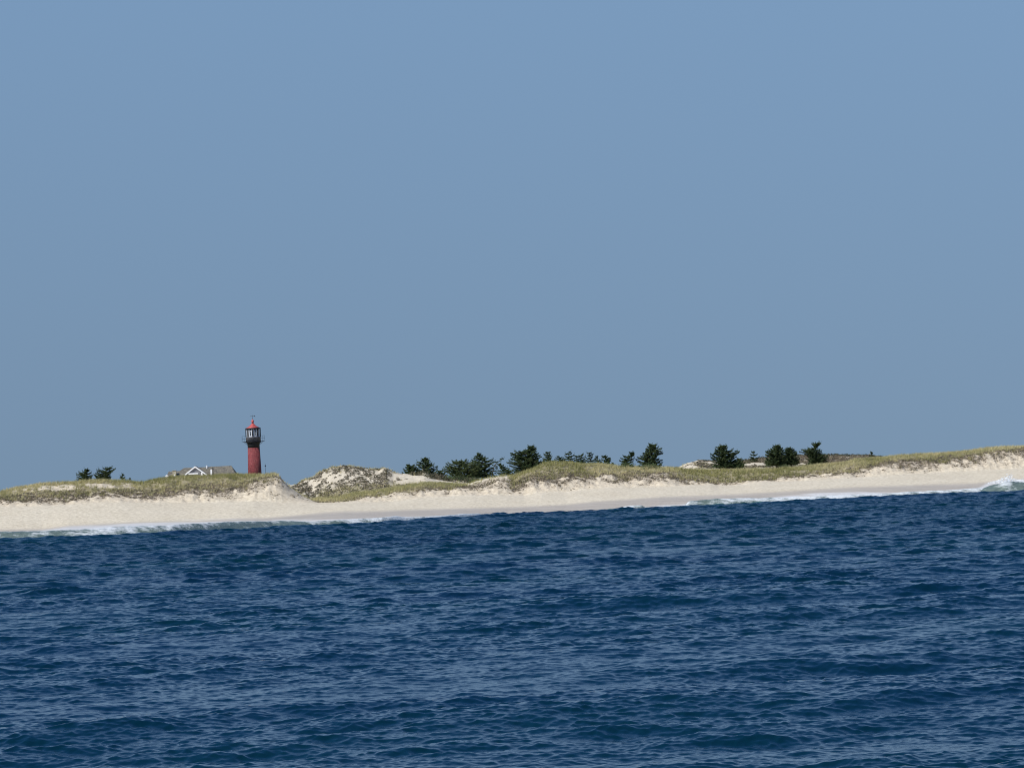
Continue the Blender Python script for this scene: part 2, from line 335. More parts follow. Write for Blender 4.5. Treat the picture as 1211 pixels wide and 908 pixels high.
# ------------------------------------------------------------------ sea
def build_sea():
    r = [6.0]
    while r[-1] < 70: r.append(r[-1] + 1.0)
    while r[-1] < 830: r.append(r[-1] + (max(0.055, 0.0007 * r[-1]) if r[-1] < 260 else min(0.32, 0.0009 * r[-1])))
    r = np.array(r)
    af = np.linspace(R(-7.9), R(7.9), 900)
    ao = [7.9 + 0.06]
    while ao[-1] < 42: ao.append(ao[-1] + min(0.30, 0.06 + 0.012 * (ao[-1] - 7.9)))
    ao = np.radians(np.concatenate([ao, np.arange(44, 181, 3.0)]))
    az = np.concatenate([-ao[::-1], af, ao])
    n0 = len(ao); blocks = (slice(0, n0), slice(n0, n0 + len(af)), slice(n0 + len(af), len(az)))
    daz = np.gradient(az)
    rg_, ag = np.meshgrid(r, az, indexing='ij')
    x = (rg_ * np.sin(ag)).astype(np.float32); y = (rg_ * np.cos(ag)).astype(np.float32)
    z = np.zeros_like(x); dx = np.zeros_like(x); dy = np.zeros_like(x)
    rng = np.random.default_rng(11)
    comps = []
    def band(n, l0, l1, steep, spread, main):
        for i in range(n):
            lam = math.exp(rng.uniform(math.log(l0), math.log(l1)))
            th = R(main) + rng.normal(0, R(spread))
            comps.append((lam, th, steep * lam / (2 * math.pi) * math.sqrt(2.0 / n) * rng.uniform(0.6, 1.3), rng.uniform(0, 6.28)))
    band(9, 12, 30, 0.036, 12, 100)
    band(14, 6, 15, 0.044, 18, 118)
    band(26, 2.5, 7, 0.080, 34, 108)
    band(64, 0.55, 2.5, 0.135, 40, 102)
    band(110, 0.13, 0.6, 0.195, 48, 98)
    g1 = (1 + 0.6 * fbm(x.astype(float), y.astype(float), 14, 91, 3).astype(np.float32)) * (0.82 + 0.73 * sstep(90, 400, rg_)).astype(np.float32)
    g1 = np.clip(g1, 0.25, 1.9)
    side = (1 - sstep(R(38), R(46), np.abs(ag))).astype(np.float32)
    cell = np.gradient(rg_, axis=0).astype(np.float32)
    rowcell = cell[:, 0]
    for lam, th, A, ph in comps:
        k = 2 * math.pi / lam; kx = k * math.cos(th); ky = k * math.sin(th)
        fr_ = np.clip(1.5 - 3.0 * rowcell * max(0.25, abs(math.sin(th))) / lam, 0, 1)
        ii = np.nonzero(fr_ > 0)[0]
        if not len(ii): continue
        for bi, bl in enumerate(blocks):
            jj = ii
            cc_ = rg_[:, :1] * daz[bl][None, :] * max(0.2, abs(math.cos(th))) / lam
            fc = np.clip(1.5 - 3.0 * cc_, 0, 1)
            rows_ = np.nonzero((fc.max(1) > 0) & (fr_ > 0))[0]
            if not len(rows_): continue
            sl = slice(rows_[0], rows_[-1] + 1)
            X_ = x[sl, bl]; Y_ = y[sl, bl]
            arg = kx * X_ + ky * Y_ + np.float32(ph)
            fade = (fr_[sl][:, None] * fc[sl]).astype(np.float32)
            fade = fade * (g1[sl, bl] * side[sl, bl] if lam < 12 else (0.25 + 0.75 * side[sl, bl])) * np.float32(A)
            z[sl, bl] += fade * np.cos(arg); sn = np.sin(arg) * fade * 0.8
            dx[sl, bl] -= math.cos(th) * sn; dy[sl, bl] -= math.sin(th) * sn
    # damp the sea right at the waterline so it slides under the sand
    sr = shore_r(np.clip(ag, R(-40), R(40)))
    near = 1 - sstep(-14, 0, rg_ - sr)
    z = z * (0.25 + 0.75 * near)
    # a swell heaping up before it breaks, its height wandering along the shore
    s_al = x * 0.958 + y * 0.287
    hump = (0.46 + 0.26 * fbm(s_al.astype(float), s_al * 0.0 + 5.0, 26, 131, 3)) * np.exp(-((rg_ - (sr - 24 + 5 * fbm(s_al.astype(float), s_al * 0.0, 60, 133, 2))) / 5.5) ** 2)
    z = z + hump * side
    x = x + dx; y = y + dy
    Vs = np.stack([x, y, z], -1).reshape(-1, 3)
    shal = sstep(-20, -14, rg_ - sr)
    # a few small whitecaps
    wc = np.zeros_like(z)
    for (px_, py_, rad) in ((779, 719.5, 0.42),):
        a_, te_ = ray(px_, py_); D = CAM_H / -te_
        cx, cy = D * math.sin(a_), D * math.cos(a_)
        wc = np.maximum(wc, np.exp(-(((x - cx) / rad) ** 2 + ((y - cy) / 1.3) ** 2)))
    return Vs, grid_faces(*x.shape), {'shallow': shal, 'cap': wc, 'chop': sstep(90, 520, rg_)}
m, t, p = newmat('sea_water')
deep = (0.0035, 0.021, 0.047)
nb = noise(t, 0.02, 3)
c = mixc(t, ramp(t, nb, [(0.35, (0, 0, 0)), (0.65, (1, 1, 1))]), (0.0004, 0.0125, 0.029), (0.0008, 0.019, 0.029))
c = mixc(t, attr(t, 'shallow'), c, (0.05, 0.12, 0.10))
nfo = noise(t, 2.2, 6, 0.7)
capm = mth(t, 'MULTIPLY', attr(t, 'cap'), ramp(t, nfo, [(0.42, (0,) * 3), (0.55, (1,) * 3)]), clamp=True)
c = mixc(t, capm, c, (0.36, 0.37, 0.36))
t.links.new(c, p.inputs['Base Color'])
p.inputs['IOR'].default_value = 1.333
t.links.new(mth(t, 'MULTIPLY_ADD', capm, 0.6, mth(t, 'MULTIPLY_ADD', attr(t, 'chop'), 0.16, 0.02), clamp=True), p.inputs['Roughness'])
b1 = noise(t, 3.2, 5, 0.62, stretch=(0.75, 1.25, 1)); b2 = noise(t, 11, 4, 0.6, stretch=(0.7, 1.3, 1))
h = mth(t, 'MULTIPLY_ADD', b2, 0.3, b1)
bb = N(t, 'ShaderNodeBump'); bb.inputs['Distance'].default_value = 0.03; t.links.new(h, bb.inputs['Height'])
t.links.new(mth(t, 'MULTIPLY_ADD', attr(t, 'chop'), 0.65, 0.35), bb.inputs['Strength']); t.links.new(bb.outputs[0], p.inputs['Normal'])
sea_m = m
Vs, Fs, at_ = build_sea()
sea = mesh_np('sea', Vs, Fs, sea_m, attrs=at_)
tag(sea, 'dark blue choppy sea in front of the beach', kind='structure')
# open ocean beyond the island and round the sides: one ring out to the horizon
ring_r = np.array([840., 1400, 3000, 9000, 30000]); ring_a = np.linspace(0, 2 * math.pi, 181)
rg_, ag = np.meshgrid(ring_r, ring_a, indexing='ij')
Vr = np.stack([rg_ * np.sin(ag), rg_ * np.cos(ag), np.full_like(rg_, -0.6)], -1).reshape(-1, 3)
tag(mesh_np('ocean', Vr, grid_faces(*rg_.shape), sea_m, attrs={'shallow': np.zeros(rg_.size), 'cap': np.zeros(rg_.size), 'chop': np.ones(rg_.size)}), 'open ocean beyond the island', kind='structure')

# ------------------------------------------------------------------ surf
m, t, p = newmat('surf_water'); surf_m = m
nf = noise(t, 0.9, 7, 0.75, stretch=(0.45, 0.8, 1.6)); nf2 = noise(t, 0.25, 4, 0.6)
fac = mth(t, 'ADD', attr(t, 'foam'), mth(t, 'MULTIPLY_ADD', nf, 2.6, -1.3))
fac = mth(t, 'ADD', fac, mth(t, 'MULTIPLY_ADD', nf2, 1.6, -0.8))
fs = ramp(t, fac, [(0.38, (0.05,) * 3), (0.95, (0.85,) * 3)])
grn = ramp(t, nf, [(0.3, (0.05, 0.085, 0.07)), (0.7, (0.20, 0.26, 0.21))])
t.links.new(mixc(t, fs, grn, (0.76, 0.79, 0.80)), p.inputs['Base Color'])
t.links.new(mth(t, 'MULTIPLY_ADD', fs, 0.7, 0.15), p.inputs['Roughness']); p.inputs['IOR'].default_value = 1.333
t.links.new(bump(t, nf, 0.35), p.inputs['Normal'])

def breaker(name, label, pts, v0, width, foam_pts, seed, rough=0.18):
    """a breaking wave: a ridge of real height lying along the shore; pts give the crest seen from the sea"""
    x0 = min(q[0] for q in pts); x1 = max(q[0] for q in pts)
    a = np.linspace(px_az(x0), px_az(x1), int((x1 - x0) * 1.3)); r0 = shore_r(a) + v0
    te = np.interp(a, *rail(pts)); top = CAM_H + te * r0
    s = r0 * a
    top = top + rough * fbm(s, s * 0 + seed, 4.0, seed, 4)
    endf = sstep(a[0], a[0] + 16 * K, a) * (1 - sstep(a[-1] - 16 * K, a[-1], a))
    top = -0.5 + (top + 0.5) * endf
    us = np.linspace(-1, 1, 30)
    Vv = []; Fo = []
    fo_ = np.interp(a, [px_az(q[0]) for q in foam_pts], [q[1] for q in foam_pts])
    for u in us:
        prof = math.exp(-(u / (0.42 if u < 0 else 0.2)) ** 2)
        r = r0 + u * width + 0.5 * fbm(s, s * 0 + u * 4, 5, seed + 3, 3)
        z = -0.5 + (top + 0.5) * prof + 0.10 * rough / 0.18 * fbm(s, s * 0 + u * width * 1.0, 1.3, seed + 7, 3) * prof
        Vv.append(np.stack([r * np.sin(a), r * np.cos(a), z], -1)); Fo.append(fo_ + 0.55 * (prof - 0.6))
    o = mesh_np(name, np.array(Vv).reshape(-1, 3), grid_faces(len(us), len(a)), surf_m, attrs={'foam': np.array(Fo).ravel()})
    return tag(o, label, kind='structure')
breaker('surf', 'green shallow wave with foam running onto the left beach', [(-260,646),(-60,631),(0,628.5),(40,627),(90,625.5),(150,622.5),(200,620.5),(260,617.5),(300,616),(340,616),(370,616.5),(420,614)], -8, 9, [(-260,.3),(30,.2),(70,.35),(110,.62),(150,.55),(200,.42),(260,.25),(330,.28),(420,.3)], 3)
breaker('surf', 'small white breaker on the middle of the beach', [(330,618),(380,615.5),(430,613),(455,611),(468,609.5),(478,611),(500,611),(530,608.5),(545,607),(562,606.5),(580,607)], -9, 5, [(340,.3),(400,.5),(450,.85),(470,1.1),(490,.7),(540,1.0),(600,1.0)], 5, 0.12)
breaker('surf', 'short white lip of foam where the beach narrows', [(722,602.5),(738,598.6),(748,597.6),(760,597.2),(772,597)], -8, 4, [(720,.4),(745,.8),(772,.4)], 8, 0.08)
breaker('surf', 'long white line of breaking foam off the right beach', [(800,593),(845,590),(880,588.5),(920,588),(960,586.5),(1000,584.5),(1040,583.5),(1080,581),(1120,579.5),(1150,577.5),(1180,576)], -8, 5, [(800,.3),(850,.5),(960,.8),(1000,.85),(1080,.75),(1150,.6),(1180,.3)], 11, 0.14)
breaker('surf', 'tall green breaker bursting into spray at the right edge', [(1148,582),(1160,579),(1170,575),(1180,571.5),(1190,568.5),(1197,567.8),(1206,569),(1216,569),(1235,569.5),(1300,570),(1400,566)], -11, 8, [(1140,-.05),(1165,-.1),(1183,.3),(1193,.6),(1205,.25),(1260,.4),(1400,.5)], 14, 0.35)

# spray thrown up over the tall breaker
rng = np.random.default_rng(5)
def spray(n, cpx, cpy, spx, spy):
    tr = []
    for i in range(n):
        dxp = rng.normal(0, spx); dyp = abs(rng.normal(0, spy))
        c_ = np.array(P(cpx + dxp, cpy - dyp * math.exp(-(dxp / (1.4 * spx)) ** 2), 800 + rng.normal(0, 1.8)))
        s_ = rng.uniform(0.02, 0.085)
        tr.append(c_ + rng.normal(0, 1, (4, 3)) * s_)
    return np.concatenate(tr)
pv = np.concatenate([spray(1300, 1193, 571, 10, 4.0), spray(1200, 1215, 572, 16, 3.2)]); k4 = len(pv) // 4
base = np.arange(k4)[:, None] * 4
F = np.concatenate([base + np.array(q) for q in ((0, 1, 2), (0, 3, 1), (1, 3, 2), (2, 3, 0))])
foam_m = simple('spray_foam', (0.80, 0.83, 0.84), 0.8, 0.05)
tag(mesh_np('sea_spray', pv, F, foam_m, smooth=False), 'white spray thrown up over the tall breaker at the right', 'spray', kind='stuff')

# ------------------------------------------------------------------ vegetation
def leafmat(name, c0, c1, rough=0.7, trans=0.15):
    m, t, p = newmat(name)
    c = mixc(t, attr(t, 'tint'), c0, c1)
    n = noise(t, 0.35, 3)
    c = mixc(t, 0.5, c, mixc(t, 1.0, c, ramp(t, n, [(0.3, (0.6, 0.65, 0.6)), (0.7, (1.3, 1.25, 1.2))]), 'MULTIPLY'))
    t.links.new(c, p.inputs['Base Color']); p.inputs['Roughness'].default_value = rough
    p.inputs['Specular IOR Level'].default_value = 0.2
    tr = N(t, 'ShaderNodeBsdfTranslucent'); t.links.new(c, tr.inputs[0])
    ms = N(t, 'ShaderNodeMixShader'); ms.inputs[0].default_value = trans
    t.links.new(p.outputs[0], ms.inputs[1]); t.links.new(tr.outputs[0], ms.inputs[2])
    t.links.new(ms.outputs[0], t.nodes['Material Output'].inputs['Surface'])
    return m
grass_m = leafmat('beach_grass_blades', (0.31, 0.30, 0.115), (0.62, 0.55, 0.31), trans=0.25)
scrub_m = leafmat('scrub_leaves', (0.045, 0.055, 0.028), (0.25, 0.205, 0.15))
pine_m = leafmat('pine_needles', (0.050, 0.085, 0.040), (0.18, 0.215, 0.085), trans=0.25)
bark_m = simple('pine_bark', (0.10, 0.075, 0.055), 0.9, 0.3, 4, b=0.05)

area_cache = {}
def sample(dens, n, rng, wt=1.0):
    """random points on the dunes, as many per square metre as the density says"""
    d = (dens[:-1, :-1] + dens[1:, 1:]) * 0.5
    ar = np.abs(RR[1:, :-1] - RR[:-1, :-1]) * np.abs(AZ[1:] - AZ[:-1])[None, :] * RR[:-1, :-1]
    vis = (np.abs(AZ[:-1]) < R(10.5))[None, :]
    pr = (d * ar * vis).ravel(); pr /= pr.sum()
    idx = rng.choice(len(pr), n, p=pr); i, j = np.unravel_index(idx, d.shape)
    u = rng.random(n)[:, None]; v_ = rng.random(n)[:, None]
    G = np.stack([XX, YY, ZZ], -1)
    pt = (G[i, j] * (1 - u) + G[i, j + 1] * u) * (1 - v_) + (G[i + 1, j] * (1 - u) + G[i + 1, j + 1] * u) * v_
    return pt, i, j
def blades(pts, nb, hmin, hmax, wd, spread, lean, rng, tint, down=False):
    n = len(pts); c_ = np.repeat(pts, nb, 0); k = len(c_)
    ang = rng.random(k) * 6.283; tl = rng.random(k) ** 0.7 * spread
    hs = np.repeat(rng.uniform(hmin, hmax, n), nb) * rng.uniform(0.6, 1.1, k)
    base = c_ + np.stack([np.cos(ang) * 0.12, np.sin(ang) * 0.12, np.full(k, -0.05)], -1)
    tip = base + np.stack([np.cos(ang) * tl * hs + lean * hs, np.sin(ang) * tl * hs, hs * np.sqrt(np.maximum(0.1, 1 - (tl * 0.8) ** 2))], -1)
    a2 = rng.random(k) * 6.283; sd_ = np.stack([np.cos(a2), np.sin(a2), np.zeros(k)], -1) * wd
    Vb = np.stack([base - sd_, base + sd_, tip], 1).reshape(-1, 3)
    ti = np.repeat(np.clip(np.repeat(tint, nb) + rng.normal(0, 0.15, k), 0, 1), 3)
    return Vb, ti
def tri_obj(name, mat, packs, label, cat, **kw):
    Vb = np.concatenate([q[0] for q in packs]); ti = np.concatenate([q[1] for q in packs])
    o = mesh_np(name, Vb, np.arange(len(Vb)).reshape(-1, 3), mat, attrs={'tint': ti}, smooth=False, **kw)
    if label: tag(o, label, cat, kind='stuff')
    return o
rng = np.random.default_rng(3)
gd = grass * (TT < 6.2) * (1 + 1.4 * sstep(4.4, 5.0, TT))
pt, i, j = sample(np.clip(gd, 0, 3), 95000, rng)
cl = fbm(pt[:, 0], pt[:, 1], 5, 201, 4); keep = (cl > -0.75); pt = pt[keep]; cl = cl[keep]
gt = np.clip(0.42 + 1.1 * fbm(pt[:, 0], pt[:, 1], 9, 205, 4) + rng.normal(0, 0.12, len(pt)), 0, 1)
g1 = blades(pt, 8, 0.35, 0.85, 0.035, 0.8, 0.12, rng, gt)
pt, i, j = sample(np.clip(grass, 0, 1) * (TT >= 6.0), 16000, rng)
g2 = blades(pt, 8, 0.3, 0.75, 0.04, 0.8, 0.1, rng, np.full(len(pt), 0.6))
tri_obj('beach_grass', grass_m, [g1, g2], 'olive and straw beach grass covering the dune tops', 'grass')

def clumps(pts, nb, rad, wd, rng, tint, flat=0.7):
    n = len(pts); c_ = np.repeat(pts, nb, 0); k = len(c_)
    rr_ = np.repeat(rad, nb)
    d = rng.normal(0, 1, (k, 3)); d /= np.linalg.norm(d, axis=1)[:, None]
    o_ = d * (rng.random(k)[:, None] ** 0.5) * rr_[:, None]; o_[:, 2] = np.abs(o_[:, 2]) * flat
    ce = c_ + o_
    e = rng.normal(0, 1, (k, 3, 3)) * (wd * rng.uniform(0.6, 1.4, (k, 1, 1)))
    ti = np.repeat(np.clip(np.repeat(tint, nb) + rng.normal(0, 0.15, k), 0, 1), 3)
    return (ce[:, None, :] + e).reshape(-1, 3), ti
pt, i, j = sample(np.clip(debris, 0, 1.2), 13000, rng)
d1 = clumps(pt, 16, rng.uniform(0.12, 0.5, len(pt)), 0.06, rng, np.full(len(pt), 0.85) + rng.normal(0, .15, len(pt)), 0.6)
st = scrub * (TT < 7.8)
pt, i, j = sample(np.clip(st, 0, 1), 6000, rng)
d2 = clumps(pt, 16, rng.uniform(0.12, 0.34, len(pt)), 0.06, rng, np.clip(rng.normal(0.5, .3, len(pt)), 0, 1), 0.7)
pt, i, j = sample(np.clip(heath, 0, 1), 2600, rng)
dark = sstep(8.8, 8.98, TT[i, j])
d3 = clumps(pt, 42, rng.uniform(0.4, 0.9, len(pt)), 0.10, rng, np.clip(0.8 - 0.75 * dark + rng.normal(0, .1, len(pt)), 0, 1), 0.7)
# low dark bushes on the left dune front
lst = []
for (px_, py_, n_, s_) in ((97, 591, 26, 1.6), (92, 586, 14, 1.5), (101, 582, 10, 1.2), (135, 587, 8, .9), (60, 590, 10, 1.5), (150, 586, 8, 1.2), (190, 588, 9, 1.2)):
    for q in range(n_):
        b_ = P(px_ + random.Random(q).gauss(0, 4), py_ , 797); a_ = rng.normal(0, s_, 2)
        lst.append((b_.x + a_[0], b_.y + a_[1] * 0.8, 0))
lst = np.array([(x_, y_, ground_z(x_, y_)) for x_, y_, _ in lst])
d4 = clumps(lst, 40, rng.uniform(0.3, 0.7, len(lst)), 0.08, rng, np.full(len(lst), 0.3))
# ragged low brush behind the dune tops
d5l = []
for (x0, x1, D, n_) in ((484, 566, 858, 60), (508, 530, 856, 40), (786, 802, 850, 36), (132, 142, 830, 12), (866, 884, 856, 40), (900, 945, 862, 40)):
    for q in range(n_):
        px_ = rng.uniform(x0, x1); a_ = px_az(px_); DD = D + rng.normal(0, 2)
        x_, y_ = DD * math.sin(a_), DD * math.cos(a_); d5l.append((x_, y_, ground_z(x_, y_)))
d5l = np.array(d5l)
d5 = clumps(d5l, 60, rng.uniform(0.5, 1.1, len(d5l)), 0.09, rng, np.clip(rng.normal(0.3, .2, len(d5l)), 0, 1), 0.9)
pb = []
for (x0, x1, D, n_) in ((598, 640, 826, 20), (644, 652, 0, 12), (656, 727, 0, 120), (735, 749, 818, 12), (756, 782, 818, 20), (845, 880, 866, 26), (907, 944, 874, 50), (954, 976, 876, 22), (92, 135, 800, 30), (142, 154, 800, 8), (526, 572, 858, 40)):
    for q in range(n_):
        px_ = rng.uniform(x0, x1); a_ = px_az(px_); DD = D + rng.normal(0, 1.5)
        if D == 0: DD = np.interp(a_, AZ, rails[5][0]) + rng.uniform(5, 9)
        x_, y_ = DD * math.sin(a_), DD * math.cos(a_); pb.append((x_, y_, ground_z(x_, y_) + 0.25))
pb = np.array(pb)
d6 = clumps(pb, 70, rng.uniform(0.35, 1.1, len(pb)), 0.07, rng, np.clip(rng.normal(0.3, .2, len(pb)), 0, 1), 1.1)
tri_obj('evergreen_brush', pine_m, [d6], 'low evergreen brush filling the gaps under the pines', 'brush')
tri_obj('dune_scrub', scrub_m, [d1, d2, d3, d4, d5], 'low brown and dark green scrub scattered over the dunes', 'scrub')

# ---- pines
def pine(name, label, D, prof, seed, nbr=26, clump=0.42, tint=0.35, cat='pine tree', base=None, bare=0.0, density=1.0, group='pines and cedars behind the dune crest'):
    """prof: rows (py, x_left, x_right) of the crown from top to bottom, traced; D: range in metres.
    The crown gets branches in every direction, so its depth matches its width."""
    rnd = random.Random(seed); rg = np.random.default_rng(seed)
    pm = D / FPX
    top = P(0.5 * (prof[0][1] + prof[0][2]), prof[0][0], D); low = prof[-1]
    bx = base if base is not None else 0.5 * (prof[-1][1] + prof[-1][2])
    bp = P(bx, low[0], D); gz = ground_z(bp.x, bp.y); gz = min(gz, bp.z + 0.2)
    root = empty(name, (bp.x, bp.y, gz), label, cat, group)
    H = top.z - gz
    rows = []
    for (py, xl, xr) in prof:
        l = P(xl, py, D); r_ = P(xr, py, D); rows.append((0.5 * (l.z + r_.z) - gz, l.x - bp.x, r_.x - bp.x))
    rows.sort(); zs = [q[0] for q in rows]; Ls = [q[1] for q in rows]; Rs = [q[2] for q in rows]
    zlow = zs[0]
    def ext(z): return float(np.interp(z, zs, Ls)), float(np.interp(z, zs, Rs))
    def axis(z):
        l, r_ = ext(max(z, zlow)); f = min(1, max(0, (z - 0) / max(H, .1)))
        mid = 0.5 * (l + r_); return mid * min(1, 0.15 + f ** 1.1)
    tr = MB(); pts = []; rad = []
    for q in range(9):
        z = H * 0.97 * q / 8; pts.append((axis(z) if q else 0, 0.12 * math.sin(q * 1.3 + seed) * (q > 0), z - (0.4 if q == 0 else 0)))
        rad.append(max(0.02, 0.05 * H ** 0.8 * (1 - 0.9 * q / 8)))
    tr.tube(pts, rad, 7)
    lb = tr; cen = []; cr = []
    z0 = max(0.15, min(zlow, H * 0.5) * 0.9)
    nb = int(nbr * 1.35)
    for b in range(nb):
        f = (b + rnd.random()) / nb
        if b % 3: f = round(f * nb / 4.0) / (nb / 4.0)          # loose whorls leave gaps between the tiers
        z = z0 + (H - z0) * (min(1, f) ** 1.25) * 0.97
        l, r_ = ext(max(z, zlow)); ax = axis(z)
        ph = b * 2.39996 + rnd.uniform(-.5, .5)
        cx_ = math.cos(ph)
        side_len = (r_ - ax) if cx_ > 0 else (ax - l)
        mean = 0.5 * (r_ - l)
        L = abs(cx_) ** 1.0 * max(side_len, 0.1) + (1 - abs(cx_)) * mean * 0.85
        L *= rnd.choice((0.80, 0.98, 1.08, 1.18))
        rise = rnd.uniform(0.05, 0.30) * L
        zc = z - rise * 0.6
        segs = max(3, int(L / 0.45) + 2); bp_ = []
        for s in range(segs + 1):
            u = s / segs
            bp_.append(Vector((ax + cx_ * L * u * 0.93, math.sin(ph) * L * u * 0.93, zc + rise * u ** 2 - 0.10 * L * u * (1 - u))))
        lb.tube(bp_, [max(0.012, 0.035 * (1 - 0.8 * s / segs) * (L / 2) ** 0.5) for s in range(segs + 1)], 4)
        for s in range(1, segs + 1):
            u = s / segs
            if u < 0.25 + bare * 0.4: continue
            wdt = 0.33 * L * (1 - u) + 0.08
            for q in range(int((2 + 3 * (1 - u)) * density) + 1):
                o_ = rnd.uniform(-wdt, wdt)
                cen.append(bp_[s] + Vector((-math.sin(ph) * o_, math.cos(ph) * o_, rnd.uniform(-0.06, 0.16))))
                cr.append(clump * rnd.uniform(0.55, 1.05) * (0.75 if u > 0.9 else 1))
                if u > 0.8 and q == 0: cen.append(bp_[s] + Vector((cx_ * 0.12, math.sin(ph) * 0.12, rnd.uniform(0.15, 0.4)))); cr.append(clump * 0.5)
    for q in range(5):
        z = H * (0.90 + 0.025 * q); cen.append(Vector((axis(z), rnd.uniform(-.1, .1), min(z, H - 0.1)))); cr.append(clump * (0.7 - 0.08 * q))
    lb.build('trunk', bark_m, root, True)
    cen = np.array([tuple(q) for q in cen]); cr = np.array(cr)
    nn = 26; k = len(cen) * nn
    c_ = np.repeat(cen, nn, 0); r2 = np.repeat(cr, nn)
    d = rg.normal(0, 1, (k, 3)); d[:, 2] = np.abs(d[:, 2]) * 0.7 - 0.12; d /= np.linalg.norm(d, axis=1)[:, None]
    st_ = c_ + d * (r2 * rg.uniform(0, 0.5, k))[:, None]; en = c_ + d * (r2 * rg.uniform(0.6, 1.0, k))[:, None] * np.array([1, 1, 0.6])
    sdv = np.cross(d, rg.normal(0, 1, (k, 3))); sdv /= np.linalg.norm(sdv, axis=1)[:, None]; sdv *= 0.05
    Vb = np.stack([st_ - sdv, st_ + sdv, en], 1).reshape(-1, 3)
    tv = np.repeat(np.clip(np.repeat(rg.normal(tint, 0.22, len(cen)), nn) + rg.normal(0, .1, k), 0, 1), 3)
    mesh_np('crown', Vb, np.arange(len(Vb)).reshape(-1, 3), pine_m, root, {'tint': tv}, smooth=False)
    return root

T = 'pine_tree'; B = 'evergreen_bush'
# left dune
pine(B, 'dark bush left of its taller neighbour on the left dune top', 826, [(555,101,104),(557.5,98,106),(559.5,92,108.5),(563,90.5,109),(568,92,109)], 1, 30, .36)
pine(B, 'tallest dark bush on the left dune top with jagged crown', 826, [(552.5,128,131),(554,121,133),(556,116,135.5),(559,113,135.5),(563,111,133),(568,113,131)], 2, 38, .36)
pine(B, 'small dark pointed bush right of the pair on the left dune', 826, [(561,145,146.5),(563,143,147),(567,141,148)], 3, 10, .28)
pine(B, 'tiny dark sprig on the left dune nearest the house', 826, [(566,153,154.4),(570,152,155.5)], 4, 6, .2)
# middle grove
pine(B, 'low rounded evergreen at the left end of the middle grove', 862, [(549.8,481,484),(552,479,492),(555,477.5,494),(561,477,495)], 5, 30, .42, .3)
pine(T, 'peaked dark pine standing second from left in the middle grove', 864, [(541.5,501.5,503.5),(544,498,507),(547,494,511),(551,491.5,514),(556,491,517),(563,492,519)], 6, 44, .42, .4)
pine(B, 'small grey green bush between two large middle pines', 862, [(556,519,522),(559,515,527),(565,514,529)], 7, 14, .36, .5)
pine(T, 'broad flat topped green pine in the middle grove', 864, [(544.5,535,551),(546.5,533.5,556),(549,532,561),(553,525,567),(559,527,570),(568,529,569)], 8, 64, .46, .6)
pine(T, 'pointed dark pine behind the broad green one', 868, [(536,565.6,567.2),(538.5,564,569),(541,562,574),(543.5,560,581),(548,556,584),(554,554,583),(563,556,584)], 9, 56, .44, .25)
pine(T, 'thin pine leaning right with bare limb beside the pointed one', 866, [(541,593.5,595.5),(543,591,596),(545.5,586,593),(549,583,590),(556,580,588),(564,579,588)], 10, 22, .32, .2, base=582, bare=.5, density=.6)
pine(B, 'low bush in front of the tallest pine beside the sand notch', 852, [(548.5,589,592),(552,590,597),(556,589,606),(562,590,612)], 12, 24, .38, .35)
pine(T, 'tallest and widest dark pine in the middle grove', 862, [(527,626,629.5),(529.5,624,632),(532,622.5,634.5),(535,605,637),(538,603.5,638),(541.5,606,640),(544,599,641),(549,604,641),(555,606,640),(561,610,638)], 11, 96, .46, .22)
pine(T, 'small bluish pine right beside the tallest middle pine', 858, [(534.5,646,649),(537,644,651),(540,643,653),(544,641,655),(550,642,656)], 13, 22, .38, .35)
pine(B, 'lowest bush on the central dune top left of the flat crowned pine', 856, [(540,659,662),(543,656,669),(549,656,671)], 14, 18, .3, .3)
pine(T, 'small flat crowned pine above the highest grass of the central dune', 856, [(534.5,671.5,675),(537,669,676),(538.5,666,680),(541,668,680),(544,666,682),(550,669,680)], 15, 20, .34, .35)
pine(T, 'rounded small pine third from left on the central dune top', 856, [(537.5,686,690),(539.5,680,691),(542,680,692),(545,680,694),(551,681,695)], 16, 20, .35, .25)
pine(T, 'tiered sparse pine with gaps on the central dune top', 856, [(535.5,695,701),(538,691,702),(541,694,701),(544,692,704),(551,694,705)], 17, 18, .3, .2, density=.8)
pine(T, 'thin slanting pine sapling on the central dune top', 856, [(540,705,707),(543,702,708),(545,702,712),(551,702,714)], 18, 18, .26, .25, density=.7)
pine(T, 'small two pointed pine at the right end of the central row', 856, [(538.8,713.5,715),(541,712,721.5),(545,712,723),(549,711,724),(553,711,725)], 19, 26, .32, .2)
pine(B, 'tiny round bush at the end of the central row', 856, [(548,724,725.5),(552,722.5,727)], 20, 6, .24, .3)
pine(T, 'smaller of the two lone pines on the grass, with two uneven peaks', 846, [(534.5,745,748),(537.5,744,752),(540.5,735,751),(543,734,750),(547,734,748),(553,734,748)], 21, 34, .38, .2)
pine(T, 'larger of the two lone pines with an upswept limb at right', 846, [(525,768.5,770.8),(527.5,767,778),(530.5,764,778.5),(533,761,785),(536.5,760,784),(540,756,779),(545,753,781),(549,757,784),(553,760,780)], 22, 74, .42, .3)
